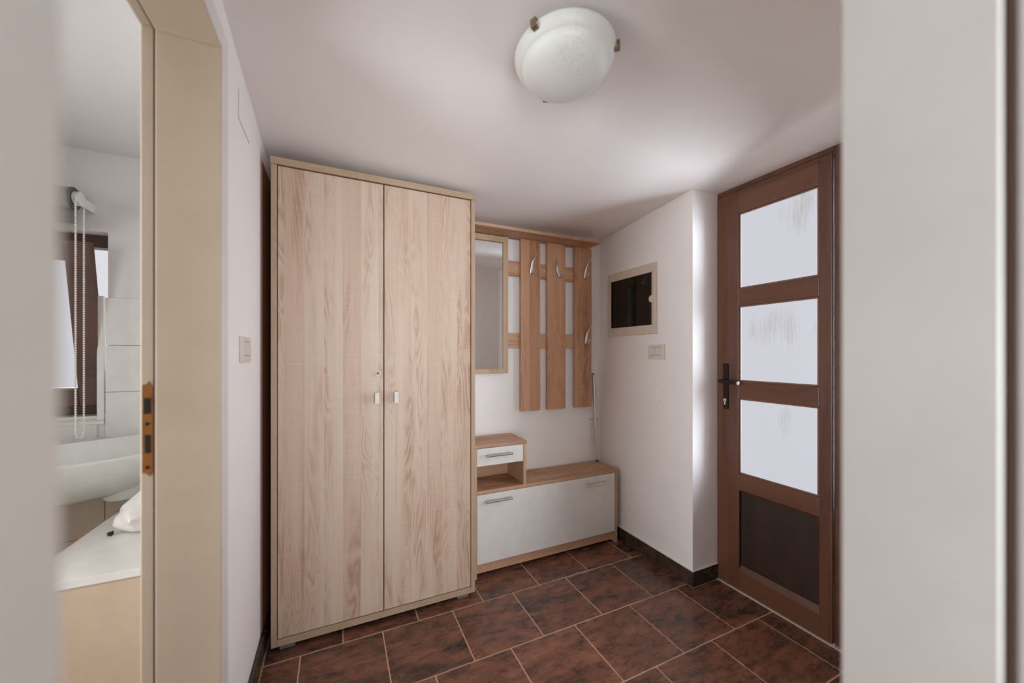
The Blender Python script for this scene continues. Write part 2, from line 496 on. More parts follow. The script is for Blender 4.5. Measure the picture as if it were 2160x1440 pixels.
wr = MB()
wr.box(XR, 2.05, YC, YB+0.02, -0.1, 2.4)          # thick wall; its end is the reveal of the door
wr.box(XR, 2.05, 0.235, 0.70, -0.1, 2.4)
wr.box(XD+0.03, 2.05, 0.70, YC, 2.075, 2.4)
struct('wall_right', wr, M['wall'])
wn = MB()
NL, NR = -0.116, 0.56        # doorway the camera looks through
wn.box(-0.42, NL-0.02, 0.075, 0.235, -0.1, 2.4)
wn.box(NR+0.02, 2.05, 0.075, 0.235, -0.1, 2.4)
wn.box(NL-0.02, NR+0.02, 0.075, 0.235, HEAD+0.03, 2.4)
struct('wall_near', wn, M['wall'])

# room behind the camera
struct('wall_rear', MB().box(1.75, 2.4, -2.6, -2.45, -0.1, 2.5).box(-1.2, 1.75, -2.6, -2.45, -0.1, 0.1).box(-1.2, 1.75, -2.6, -2.45, 2.15, 2.5), M['wall'])
struct('wall_rear_left', MB().box(-1.35, -1.2, -2.6, 0.075, -0.1, 2.5), M['wall'])
struct('wall_rear_right', MB().box(2.4, 2.55, -2.6, 0.235, -0.1, 2.5), M['wall'])
struct('ceiling_rear', MB().box(-1.35, 2.55, -2.6, 0.10, 2.35, 2.5), M['ceiling'])
struct('wall_rear_front', MB().box(-1.2, -0.42, 0.075, 0.235, -0.1, 2.5).box(2.05, 2.4, 0.075, 0.235, -0.1, 2.5), M['wall'])
struct('floor_rear', MB().box(-1.35, 2.55, -2.6, 0.1, -0.12, -0.001), M['rear_floor'])
win2 = struct_root('unseen_window', (0.27, -2.5, 1.1))  # unseen window, added to let the rear fill light through
fr = MB()
for x in (-1.17, 0.27, 1.72): fr.box(x-0.03, x+0.03, -2.55, -2.49, 0.1, 2.15, 0.004)
for z in (0.13, 2.12): fr.box(-1.2, 1.75, -2.55, -2.49, z-0.03, z+0.03, 0.004)
fr.build('window_frame', M['frame_white'], win2)

# baseboards of dark tile, one piece per tile
br = struct_root('baseboard_right')
yj = [2.118, 1.885, 1.5935, YC-0.008]
for a, b in zip(yj[1:], yj[:-1]):
    MB().box(XR-0.010, XR, a+0.001, b-0.001, 0.002, 0.080, 0.001).build('baseboard_tile', M['skirt'], br, origin=(XR, (a+b)/2, 0.04))
MB().box(XR-0.008, 1.852, YC-0.010, YC, 0.002, 0.080, 0.001).build('baseboard_tile', M['skirt'], br, origin=(1.75, YC, 0.04))
gr = MB()
gr.box(XR-0.009, XR+0.0, YC, YB, 0.079, 0.083)
gr.box(XR-0.009, 1.852, YC-0.009, YC, 0.079, 0.083)
gr.build('grout_line', M['frame_white'], br)
bl = struct_root('baseboard_left')
yj = [2.118, 1.80, 1.49, 1.226]
for a, b in zip(yj[1:], yj[:-1]):
    MB().box(XL, XL+0.015, a+0.001, b-0.001, 0.002, 0.082, 0.001).build('baseboard_tile', M['skirt'], bl, origin=(XL, (a+b)/2, 0.04))

# ---- frame of the bathroom doorway (trim_1)
t1 = struct_root('trim_1', (XL, (BD0+BD1)/2, 0))
def jamb_far(mb, y, s):
    # main face at y; rebate set back 13 mm beyond the seal; s=+1: body on +y side
    a, b = sorted((y, y+s*0.05)); mb.box(-0.394, XL+0.012, a, b, 0, HEAD+0.05, 0.002)
    a, b = sorted((y+s*0.013, y+s*0.05)); mb.box(-0.426, -0.3985, a, b, 0, HEAD+0.05, 0.003)
    return mb
jamb_far(MB(), BD1, 1).build('door_jamb', M['frame_cream'], t1)
jamb_far(MB(), BD0, -1).build('door_jamb', M['frame_cream'], t1)
MB().box(-0.394, XL+0.012, BD0, BD1, HEAD, HEAD+0.05, 0.002).box(-0.426, -0.3985, BD0-0.01, BD1+0.013, HEAD+0.013, HEAD+0.05, 0.002).build('door_head', M['frame_cream'], t1)
MB().box(-0.3985, -0.394, BD1+0.004, BD1+0.05, 0, HEAD+0.02).box(-0.3985, -0.394, BD0-0.05, BD0-0.004, 0, HEAD+0.02).box(-0.3985, -0.394, BD0, BD1+0.01, HEAD+0.004, HEAD+0.05).build('rubber_seal', M['seal'], t1)
ac = MB()
ac.box(XL, XL+0.013, BD1+0.003, BD1+0.062, 0, HEAD+0.062, 0.004)
ac.box(XL, XL+0.013, BD0-0.062, BD0-0.003, 0, HEAD+0.062, 0.004)
ac.box(XL, XL+0.013, BD0-0.003, BD1+0.003, HEAD+0.003, HEAD+0.062, 0.004)
ac.build('architrave', M['frame_white'], t1)
sp = MB()
ys = BD1+0.0118
poly = [(-0.4020, 0.925), (-0.4020, 1.120), (-0.4075, 1.130), (-0.410, 1.136), (-0.4130, 1.130), (-0.4215, 1.127), (-0.4215, 0.918), (-0.413, 0.915), (-0.4085, 0.908), (-0.405, 0.915)]
sp.prism(poly, ys, ys+0.002, 'Y')
plate = sp.build('strike_plate', M['brass'], t1)
MB().box(-0.4185, -0.4055, ys-0.0008, ys+0.0005, 1.058, 1.096).build('latch_hole', M['dark'], plate)
MB().box(-0.4165, -0.4060, ys-0.0008, ys+0.0005, 0.964, 1.008).build('latch_hole', M['dark'], plate)
for z in (1.034, 0.930):
    MB().cyl((-0.412, ys-0.001, z), (-0.412, ys+0.001, z), 0.004, seg=12).build('screw', M['black_metal'], plate)

# ---- frame of the doorway in front of the camera (trim_2)
t2 = struct_root('trim_2', ((NL+NR)/2, 0.15, 0))
def near_jamb(x, s):
    mb = MB()
    a, b = sorted((x, x+s*0.02)); mb.box(a, b, 0.1235, 0.247, 0, HEAD+0.03, 0.002)
    a, b = sorted((x+s*0.013, x+s*0.03)); mb.box(a, b, 0.05, 0.1185, 0, HEAD+0.03, 0.002)
    return mb
near_jamb(NR, 1).build('door_jamb', M['frame_white'], t2)
near_jamb(NL, -1).build('door_jamb', M['frame_white'], t2)
MB().box(NL, NR, 0.1235, 0.247, HEAD, HEAD+0.03, 0.002).build('door_head', M['frame_white'], t2)
MB().box(NR+0.0025, NR+0.02, 0.1185, 0.1235, 0, HEAD+0.02).box(NL-0.02, NL-0.0025, 0.1185, 0.1235, 0, HEAD+0.02).box(NL, NR, 0.1185, 0.1235, HEAD+0.003, HEAD+0.02).build('rubber_seal', M['seal'], t2)
ac = MB()
ac.box(NR+0.003, NR+0.062, 0.235, 0.247, 0, HEAD+0.062, 0.003)
ac.box(NL-0.062, NL-0.003, 0.235, 0.247, 0, HEAD+0.062, 0.003)
ac.box(NL-0.003, NR+0.003, 0.235, 0.247, HEAD+0.003, HEAD+0.062, 0.003)
ac.build('architrave', M['frame_white'], t2)

# ------------------------------------------------------------------ entrance door (door_1)
d1 = struct_root('door_1', (XD, 1.07, 0), 'dark mahogany entrance door with three rippled frosted panes')
DA, DB = 0.700, 1.372        # frame, along y
LA, LB = 0.842, 1.358        # leaf
DT = 2.062
fm = MB()
fm.box(XD, XD+0.07, LB, DB, 0, DT, 0.003)
fm.box(XD, XD+0.07, DA, LA-0.004, 0, DT, 0.003)
fm.box(XD, XD+0.07, LA-0.004, LB, 2.037, DT, 0.003)
fm.build('door_frame', M['mahogany'], d1)
X0, X1 = XD-0.008, XD+0.052
PY0, PY1 = 0.890, 1.240      # glazed width
rails_z = [(0.004, 0.100), (0.512, 0.595), (0.978, 1.063), (1.446, 1.532), (1.916, 2.034)]
for a, b in ((LA, PY0), (PY1, LB)):
    c_, d_ = (a, b-0.03) if b == PY0 else (a+0.03, b)      # glass sits in a rebate behind the face
    MB().box(X0, X0+0.014, a, b, 0.004, 2.034, 0.004, 2).box(X0+0.012, X1, c_+0.001, d_-0.001, 0.006, 2.030).build('stile', M['mahogany'], d1)
for a, b in rails_z:
    c_ = a+(0.03 if a > 0.5 and a != 0.512 else 0.0); d_ = b-(0.03 if b < 2.0 and b > 0.5 else 0.0)
    MB().box(X0+0.0004, X0+0.014, PY0-0.001, PY1+0.001, a, b, 0.003, 2).box(X0+0.012, X1, PY0-0.028, PY1+0.028, c_, d_).build('rail', M['mahogany_y'], d1)
pane_z = [(0.595, 0.978), (1.063, 1.446), (1.532, 1.916)]
for a, b in pane_z:
    # sloping glazing bead, then the pane
    be = MB()
    w_ = 0.013
    for (ya, yb, za, zb) in ((PY0, PY0+w_*0.55, a, b), (PY1-w_*0.55, PY1, a, b), (PY0, PY1, a, a+w_*0.5), (PY0, PY1, b-w_*0.5, b)):
        be.box(X0+0.005, X0+0.0135, ya, yb, za, zb, 0.002)
    be.build('glazing_bead', M['bead_wood'], d1)
    st_ = MB()
    e = 0.008
    for (ya, yb, za, zb) in ((PY0+e-0.002, PY0+e, a+e, b-e), (PY1-e, PY1-e+0.002, a+e, b-e), (PY0+e, PY1-e, a+e-0.002, a+e), (PY0+e, PY1-e, b-e, b-e+0.002)):
        st_.box(X0+0.005, X0+0.0095, ya, yb, za, zb)
    st_.build('spacer_bar', M['spacer'], d1)
    MB().box(X0+0.0145, X0+0.0175, PY0-0.022, PY1+0.022, a-0.022, b+0.022).build('glass_pane', M['pane'], d1)
MB().box(X0+0.020, X1-0.01, PY0-0.028, PY1+0.028, 0.090, 0.522).build('lower_panel', M['panel_dark'], d1)
MB().prism([(X0+0.002, 0.100), (X0+0.021, 0.100), (X0+0.021, 0.128), (X0+0.016, 0.128)], PY0, PY1, 'Y').build('panel_moulding', M['mahogany_y'], d1)
MB().prism([(X0+0.002, 0.512), (X0+0.021, 0.512), (X0+0.021, 0.500), (X0+0.012, 0.502)], PY0, PY1, 'Y').build('panel_moulding', M['mahogany_y'], d1)
# handle plate, lever, lock cylinder
hp = MB().box(X0-0.006, X0, 1.292, 1.322, 0.915, 1.152, 0.002).build('handle_plate', M['black_metal'], d1)
lv = MB()
lv.cyl((X0-0.006, 1.307, 1.062), (X0-0.042, 1.307, 1.062), 0.009, seg=16)
lv.tube([(X0-0.042, 1.316, 1.062), (X0-0.044, 1.30, 1.062), (X0-0.045, 1.26, 1.060), (X0-0.044, 1.215, 1.057)], [0.009, 0.010, 0.009, 0.008], 12)
lv.build('lever', M['black_metal'], hp, True)
MB().cyl((X0-0.044, 1.217, 1.057), (X0-0.044, 1.211, 1.057), 0.009, seg=16).build('lever_tip', M['nickel_dull'], hp)
lk = MB()
lk.cyl((X0-0.011, 1.308, 0.962), (X0-0.006, 1.308, 0.962), 0.0085, seg=18)
lk.box(X0-0.011, X0-0.006, 1.3035, 1.3125, 0.937, 0.962, 0.001)
lk.build('lock_cylinder', M['nickel_dull'], hp)
MB().box(XD-0.016, XD+0.004, DA, DB-0.004, -0.001, 0.006).build('threshold_strip', M['threshold'], d1)

# ------------------------------------------------------------------ bathroom shell seen through the left doorway
YW = 2.25
WX0, WX1, WZ0, WZ1 = -1.55, -0.918, 0.920, 1.738
bw = MB()
bw.box(-2.25, WX0, YW, YW+0.22, -0.1, 2.4)
bw.box(WX1, -0.40, YW, YW+0.22, -0.1, 2.4)
bw.box(WX0, WX1, YW, YW+0.22, -0.1, WZ0)
bw.box(WX0, WX1, YW, YW+0.22, WZ1, 2.4)
wb = struct('wall_bathroom_back', bw, M['wall_bath'])
struct('wall_bathroom_left', MB().box(-2.35, -2.2, 0.1, YW+0.22, -0.1, 2.4), M['wall_bath'])
struct('wall_bathroom_front', MB().box(-2.35, -0.42, 0.235, 0.36, -0.1, 2.4), M['wall_bath'])
struct('wall_bathroom_right', MB().box(-0.42, XL, YB, YW, -0.1, 2.4), M['wall_bath'])
struct('ceiling_bathroom', MB().box(-2.35, -0.40, 0.235, YW+0.2, 2.085, 2.4), M['wall_bath'])
struct('floor_bathroom', MB().box(-2.35, -0.45, 0.235, YW+0.2, -0.12, -0.001), M['bath_floor'])
def wtile(x0, x1, z0, z1, m):
    MB().box(x0+0.0012, x1-0.0012, YW-0.008, YW, z0+0.0012, z1-0.0012, 0.001).build('wall_tile', m, wb, origin=((x0+x1)/2, YW, (z0+z1)/2))
zt = [0.0, 0.195, 0.405, 0.615, 0.83, 1.034, 1.240, 1.450]
xt = [-0.925, -0.625, -0.425]
for i in range(len(zt)-1):
    m = M['wall_tile'] if zt[i] > 0.6 else M['wall_tile_shaded']  # lower rows beige: shade under the basin put into the tile colour
    for a, b in zip(xt, xt[1:]): wtile(a, b, zt[i], zt[i+1], m)
    if zt[i+1] <= 0.84:
        for a, b in ((-1.225, -0.925), (-1.525, -1.225), (-1.825, -1.525)): wtile(a, b, zt[i], zt[i+1], m)
for a, b in ((-1.225, -0.950), (-1.525, -1.225)): wtile(a, b, 0.83, 0.905, M['wall_tile'])
tr_ = MB()
tr_.box(-0.950, -0.927, YW-0.012, YW, 0.9130, 1.455, 0.002)
tr_.box(-1.60, -0.927, YW-0.012, YW, 0.895, 0.912, 0.002)
tr_.build('edge_trim', M['frame_white'], wb)

# window_1: brown frame with the sash tilted into the room
w1 = struct_root('window_1', ((WX0+WX1)/2, YW+0.1, WZ0), 'brown bathroom window with its frosted sash tilted inwards')
YF = YW+0.075
fr = MB()
fr.box(WX0, WX1, YF, YF+0.06, WZ1-0.055, WZ1, 0.002)
fr.box(WX0, WX1, YF, YF+0.06, WZ0, WZ0+0.075, 0.002)
fr.box(WX0, WX0+0.05, YF, YF+0.06, WZ0, WZ1, 0.002)
fr.box(WX1-0.03, WX1, YF+0.02, YF+0.06, WZ0, WZ1, 0.002)
fr.build('window_frame', M['mahogany_x'], w1)
MB().box(WX0, WX1, YW-0.004, YF, WZ0, WZ0+0.012, 0.002).build('window_sill', M['frame_white'], w1)
tilt = Matrix.Translation((0, YF-0.002, WZ0+0.06)) @ Matrix.Rotation(math.radians(9.0), 4, 'X') @ Matrix.Translation((0, -(YF-0.002), -(WZ0+0.06)))
SX0, SX1, SZ0, SZ1 = WX0+0.03, WX1-0.028, WZ0+0.062, WZ1-0.05
ss = MB()
ss.box(SX0, SX0+0.075, YF-0.05, YF-0.002, SZ0, SZ1, 0.004)
ss.box(SX1-0.075, SX1, YF-0.05, YF-0.002, SZ0, SZ1, 0.004)
ss.box(SX0+0.075, SX1-0.075, YF-0.05, YF-0.002, SZ0, SZ0+0.075, 0.004)
ss.box(SX0+0.075, SX1-0.075, YF-0.05, YF-0.002, SZ1-0.085, SZ1, 0.004)
ss.xform(tilt)
sash = ss.build('window_sash', M['mahogany_x'], w1)
MB().box(SX0+0.075, SX1-0.075, YF-0.024, YF-0.020, SZ0+0.075, SZ1-0.085).xform(tilt).build('glass_pane', M['pane_bath'], sash)
MB().box(SX0+0.075, SX1-0.075, YF-0.036, YF-0.026, SZ0+0.072, SZ0+0.080).xform(tilt).build('glazing_bead', M['nickel_dull'], sash)
MB().box(WX1-0.026, WX1-0.004, YF-0.012, YF+0.02, WZ1-0.105, WZ1-0.060, 0.002).build('tilt_stay', M['nickel_dull'], w1)

# roller blind above the window
rb = thing('roller_blind', 'rolled up grey roller blind with white bead chain above the bathroom window', 'blind', (-1.25, YW, 1.83))
ro = MB().cyl((-1.50, YW-0.124, 1.832), (-0.971, YW-0.124, 1.832), 0.042, seg=28).build('blind_roll', M['blind'], rb, True)
MB().cyl((-0.971, YW-0.124, 1.832), (-0.966, YW-0.124, 1.832), 0.044, seg=28).build('end_cap', M['blind_end'], ro)
hm = MB().box(-1.50, -0.974, YW-0.099, YW-0.094, 1.752, 1.83).box(-1.50, -0.974, YW-0.105, YW-0.089, 1.738, 1.758, 0.003)
hm.build('blind_cloth', M['blind'], rb)
bk = MB()
bk.box(-0.964, -0.958, YW-0.140, YW, 1.812, 1.852, 0.002)
bk.cyl((-0.964, YW-0.124, 1.832), (-0.946, YW-0.124, 1.832), 0.028, seg=24)
bk.build('wall_bracket', M['frame_white'], rb, True)
for dy in (-0.034, 0.034):
    ch = MB()
    y = YW-0.124+dy*0.8
    ch.tube([(-0.952, y, 1.84), (-0.952, y, 0.885)], 0.0018, 6)
    z = 1.825
    while z > 0.888:
        r = bmesh.ops.create_icosphere(ch.bm, subdivisions=1, radius=0.0042, matrix=Matrix.Translation((-0.952, y, z)))
        z -= 0.0095
    ch.build('bead_chain', M['bead'], rb)
ch = MB().tube([(-0.952, YW-0.124-0.027, 0.884), (-0.952, YW-0.124-0.016, 0.862), (-0.952, YW-0.124, 0.857), (-0.952, YW-0.124+0.016, 0.862), (-0.952, YW-0.124+0.027, 0.884)], 0.003, 6)
ch.build('bead_chain', M['bead'], rb)

# washbasin, set across the corner
def basin():
    root = thing('washbasin', 'white ceramic washbasin under the bathroom window', 'washbasin', (-0.95, 2.1, 0.6))
    u = Vector((0.8625, 0.506, 0)).normalized(); n = Vector((-u.y, u.x, 0))
    F0 = Vector((-0.901, 1.85, 0))
    def P(a, b, z): q = F0+u*a+n*b; return (q.x, q.y, z)
    mb = MB(); bm = mb.bm
    # cross-section swept along the front: rim, outer apron, underside, inner bowl
    prof = [(0.245, 0.846), (0.226, 0.848), (0.221, 0.840), (0.205, 0.74), (0.15, 0.69), (0.07, 0.70), (0.034, 0.765), (0.028, 0.797), (0.024, 0.803), (0.005, 0.803), (0.0, 0.797),
            (0.004, 0.775), (0.035, 0.715), (0.085, 0.655), (0.15, 0.625), (0.245, 0.615)]
    secs = []
    for a, k in ((-0.45, 0.55), (-0.40, 0.9), (-0.30, 1), (0.0, 1), (0.16, 1.0), (0.235, 0.94), (0.265, 0.8)):
        sec = []
        for b, z in prof:
            bb = 0.245-(0.245-b)*k; zz = 0.80+(z-0.80)*(k if z < 0.79 else 1)
            sec.append(bm.verts.new(P(a, bb, zz)))
        secs.append(sec)
    for s0, s1 in zip(secs, secs[1:]):
        for i in range(len(prof)-1):
            bm.faces.new((s0[i], s0[i+1], s1[i+1], s1[i]))
    bm.faces.new(secs[0][::-1]); bm.faces.new(secs[-1])
    mb.build('bowl', M['ceramic'], root, True)
    bk = MB()
    bk.prism([P(-0.40, 0.24, 0)[:2], P(0.255, 0.24, 0)[:2], (-0.62, 2.241), (-1.42, 2.241)], 0.64, 0.836)
    bk.build('back_deck', M['ceramic'], root)
    pe = MB()
    c0 = P(0.21, 0.20, 0)
    pe.lathe([(0.0, 0.590), (0.03, 0.591), (0.055, 0.600), (0.068, 0.625), (0.068, 0.66), (0, 0.66)], (c0[0], c0[1], 0), 24)
    pe.build('trap_cover', M['ceramic'], root, True)
basin()

# low cabinet with the plastic bag
lc = thing('low_cabinet', 'low cabinet with white worktop and beige front just inside the bathroom', 'cabinet', (-0.63, 1.82, 0))
MB().box(-0.800, -0.432, 1.515, 2.13, 0.0, 0.535, 0.002).build('carcass', M['cab_front'], lc)
MB().box(-0.802, -0.432, 1.500, 1.516, 0.02, 0.530, 0.002).build('front_panel', M['cab_front'], lc)
tp = MB().box(-0.812, -0.430, 1.492, 2.14, 0.535, 0.560, 0.001).build('worktop', M['cab_top'], lc)
MB().box(-0.8150, -0.812, 1.492, 2.14, 0.535, 0.5602).build('edge_band', M['chip'], tp)
def bag():
    root = thing('plastic_bag', 'crumpled white plastic bag on the low cabinet', 'bag', (-0.645, 1.86, 0.561))
    mb = MB()
    bmesh.ops.create_icosphere(mb.bm, subdivisions=4, radius=1.0)
    for v in mb.bm.verts:
        d = v.co.copy()
        k = 1+0.20*mnoise.noise(d*2.2)+0.11*abs(mnoise.noise(d*5.0+Vector((3, 1, 2))))+0.05*mnoise.noise(d*11)
        taper = 1.0 if d.z < 0 else 1-0.62*d.z
        v.co = Vector((d.x*k*taper*0.085, d.y*k*taper*0.085, max(-0.055, d.z*k*0.088)))
        v.co += Vector((-0.645, 1.86, 0.561+0.055))
    mb.build('bag_body', M['bag'], root, True)
    kn = MB().tube([(-0.640, 1.86, 0.68), (-0.635, 1.862, 0.705), (-0.620, 1.868, 0.728), (-0.600, 1.872, 0.735)], [0.026, 0.015, 0.024, 0.010], 10, 0.5)
    kn.build('bag_knot', M['bag'], root, True)
    fl = MB().prism([(-0.737, 1.800), (-0.722, 1.790), (-0.724, 1.812)], 0.5612, 0.572)
    fl.build('bag_tag', M['dark'], root)
bag()

# ------------------------------------------------------------------ wardrobe
WA, WB, WF, WBK, WT = -0.241, 0.616, 1.757, 2.112, 1.990
wd = thing('wardrobe', 'tall two-door sonoma oak wardrobe standing against the left wall', 'wardrobe', ((WA+WB)/2, 1.93, 0))
MB().box(WA, WA+0.020, WF, WBK, 0.027, WT-0.0285, 0.0008).build('side_panel', M['oak_edge'], wd)
MB().box(WB-0.020, WB, WF, WBK, 0.027, WT-0.0285, 0.0008).build('side_panel', M['oak_edge'], wd)
MB().box(WA-0.002, WB+0.002, WF-0.003, WBK, WT-0.028, WT, 0.001).build('top_panel', M['oak_edge_x'], wd)
MB().box(WA+0.0205, WB-0.0205, WF, WBK, 0.027, 0.0545, 0.0008).build('bottom_panel', M['oak_edge_x'], wd)
MB().box(WA+0.0205, WB-0.0205, WBK-0.006, WBK, 0.0555, WT-0.03).build('back_panel', M['dark'], wd)
MID_X = 0.1875
MB().box(MID_X-0.008, MID_X+0.008, WF+0.022, WBK-0.007, 0.056, WT-0.03).build('dark_gap_backing', M['dark'], wd)  # dark board added behind the doors so the gap between them looks dark
dl = MB().box(WA+0.0232, MID_X-0.0018, WF+0.003, WF+0.021, 0.0578, WT-0.0325, 0.0008).build('door', M['oak'], wd)
dr = MB().box(MID_X+0.0022, WB-0.0222, WF+0.003, WF+0.021, 0.0578, WT-0.0325, 0.0008).build('door', M['oak'], wd)
def knob(x, par):
    mb = MB()
    mb.box(x-0.0095, x+0.0095, WF-0.021, WF-0.017, 0.982, 1.034, 0.0012)
    mb.box(x-0.0095, x-0.0055, WF-0.019, WF+0.003, 0.986, 1.030, 0.0010)
    mb.build('door_handle', M['nickel_dull'], par)
knob(0.157, dl); knob(0.239, dr)
lk = MB()
lk.cyl((0.162, WF-0.004, 1.117), (0.162, WF+0.004, 1.117), 0.0115, seg=24)
lk.build('lock', M['nickel_dull'], dl)
MB().cyl((0.162, WF-0.0055, 1.117), (0.162, WF+0.0, 1.117), 0.0075, seg=20).build('key_slot', M['lock'], dl)
for x in (WA+0.055, WB-0.055):
    for y in (WF+0.05, WBK-0.06):
        MB().box(x-0.028, x+0.028, y-0.03, y+0.03, 0.0, 0.027, 0.002).build('foot', M['foot'], wd)

# ------------------------------------------------------------------ shoe cabinet
SA, SB, SF, SBK = 0.655, 1.622, 1.888, 2.108
sc = thing('shoe_cabinet', 'low shoe cabinet with white flap, oak top and small drawer unit', 'cabinet', ((SA+SB)/2, 2.0, 0))
MB().box(SA, SA+0.018, SF, SBK, 0, 0.450, 0.0008).build('side_panel', M['oak_pale'], sc)
MB().box(SB-0.017, SB, SF, SBK, 0, 0.450, 0.0008).build('side_panel', M['oak_pale'], sc)
MB().box(SA-0.002, SB+0.002, SF-0.001, SBK, 0.450, 0.468, 0.0008).build('top_panel', M['oak_brown_x'], sc)
MB().box(SA+0.0185, SB-0.0175, SF+0.016, SF+0.034, 0.020, 0.074, 0.0008).build('plinth', M['oak_brown_x'], sc)
MB().box(SA+0.0185, SB-0.0175, SBK-0.006, SBK, 0.030, 0.449).build('back_panel', M['oak_brown_x'], sc)
flap = MB().box(SA+0.020, SB-0.0195, SF+0.001, SF+0.017, 0.0755, 0.4465, 0.0010).build('flap_door', M['white_front'], sc)
def bar(x0, x1, z, yf, par):
    mb = MB()
    mb.cyl((x0, yf-0.022, z), (x1, yf-0.022, z), 0.0058, seg=14)
    for x in (x0+0.012, x1-0.012): mb.cyl((x, yf-0.022, z), (x, yf+0.001, z), 0.0042, seg=10)
    mb.build('bar_handle', M['chrome'], par, True)
bar(0.715, 0.872, 0.410, SF, flap); bar(1.370, 1.530, 0.402, SF, flap)
UB = 0.968
MB().box(SA-0.001, UB+0.003, SF-0.001, SBK, 0.697, 0.714, 0.0008).build('drawer_unit_top', M['oak_brown_x'], sc)
MB().box(UB-0.018, UB, SF, SBK, 0.4685, 0.6965, 0.0008).build('drawer_unit_side', M['oak_pale'], sc)
MB().box(SA, SA+0.018, SF, SBK, 0.4685, 0.6965, 0.0008).build('drawer_unit_side', M['oak_pale'], sc)
MB().box(SA+0.0185, UB-0.0185, SBK-0.006, SBK, 0.469, 0.6965).build('drawer_unit_back', M['oak_brown_x'], sc)
MB().box(SA+0.0185, UB-0.0185, SF+0.02, SBK-0.007, 0.600, 0.612).build('drawer_unit_shelf', M['oak_brown_x'], sc)
dw = MB().box(SA+0.0195, UB-0.0195, SF+0.001, SF+0.017, 0.600, 0.6945, 0.0010).build('drawer', M['white_front'], sc)
bar(0.722, 0.874, 0.656, SF, dw)

# ------------------------------------------------------------------ coat rack with mirror and shelf
cr = thing('coat_rack', 'oak wall coat rack with mirror, three slats and hat shelf', 'coat rack', (1.1, YB, 1.4))
MB().box(0.622, 1.545, 1.955, YB-0.001, 1.917, 1.934, 0.001).build('shelf', M['oak_brown_x'], cr)
for z0, z1 in ((1.687, 1.778), (1.240, 1.332)):
    rl = MB().box(0.90, 1.50, 2.097, YB-0.001, z0, z1, 0.001).build('rail', M['oak_brown_x'], cr)
    if z0 > 1.5:
        for x in (1.003, 1.205, 1.402):
            MB().cyl((x, 2.0945, 1.735), (x, 2.099, 1.735), 0.0052, seg=14).build('screw_cap', M['chrome'], rl)
sl = []
for x0, x1 in ((1.029, 1.167), (1.218, 1.356), (1.429, 1.565)):
    sl.append(MB().box(x0, x1, 2.080, 2.0965, 0.846, 1.9165, 0.001).build('slat', M['oak_brown'], cr, origin=(x0*1.7, 2.08, x0)))
def hook(x, z, par, lean=0.0):
    y = 2.080
    mb = MB()
    pts = [(0, -0.004, -0.052), (0, -0.007, -0.028), (0, -0.010, 0.0), (0, -0.014, 0.022), (0.002, -0.026, 0.044), (0.003, -0.040, 0.060)]
    rad = [0.0085, 0.0115, 0.0110, 0.0080, 0.0045, 0.0040]
    mb.tube(pts, rad, 12, 0.45)
    mb.sphere((0.003, -0.042, 0.063), 0.0066, 12)
    mb.tube([(0, -0.008, -0.046), (0.001, -0.022, -0.050), (0.002, -0.033, -0.041), (0.003, -0.036, -0.028)], [0.0065, 0.0050, 0.0042, 0.004], 10)
    mb.sphere((0.003, -0.037, -0.025), 0.0066, 12)
    mb.xform(Matrix.Translation((x, y, z)) @ Matrix.Rotation(lean, 4, 'Y'))
    mb.build('coat_hook', M['chrome'], par, True)
hook(1.102, 1.752, sl[0], 0.10); hook(1.290, 1.745, sl[1], -0.42); hook(1.513, 1.762, sl[2], 0.12); hook(1.520, 1.322, sl[2], 0.10)
mf = MB()
mx0, mx1, mz0, mz1 = 0.624, 0.944, 1.086, 1.914
fw = 0.034
mf.box(mx0, mx0+fw, 2.082, 2.0965, mz0, mz1, 0.001).box(mx1-fw, mx1, 2.082, 2.0965, mz0, mz1, 0.001)
mf.box(mx0+fw, mx1-fw, 2.082, 2.0965, mz0, mz0+fw-0.006, 0.001).box(mx0+fw, mx1-fw, 2.082, 2.0965, mz1-fw, mz1, 0.001)
mfo = mf.build('mirror_frame', M['oak_pale'], cr)
MB().box(mx0+0.02, mx1-0.02, 2.088, 2.0962, mz0+0.02, mz1-0.02).build('mirror_glass', M['mirror'], mfo)

# chrome rod leaning in the corner
rd = thing('chrome_rod', 'thin chrome rod leaning in the corner on the shoe cabinet', 'rod', (1.640, 2.080, 0.469))
p0, p1 = Vector((1.643, 2.080, 0.474)), Vector((1.602, 2.104, 1.062))
p0 = Vector((1.608, 2.078, 0.474)) if False else p0
p0.x = 1.612
p1.x = 1.598
MB().cyl(p0, p1, 0.0085, seg=16).build('tube', M['chrome'], rd, True)
MB().sphere(p1, 0.0086, 14).build('end_cap', M['black_metal'], rd, True)
MB().cyl(p0-Vector((0, 0, 0.005)), p0+Vector((0, 0, 0.008)), 0.0095, seg=16).build('rubber_foot', M['blind_end'], rd)
hk = thing('wall_clip', 'small white wall clip behind the leaning chrome rod', 'clip', (1.60, YB, 0.755))
cl = MB().box(1.568, 1.640, YB-0.008, YB, 0.748, 0.757, 0.002).box(1.624, 1.637, YB-0.022, YB-0.007, 0.742, 0.764, 0.003)
cl.build('clip_body', M['plastic'], hk)

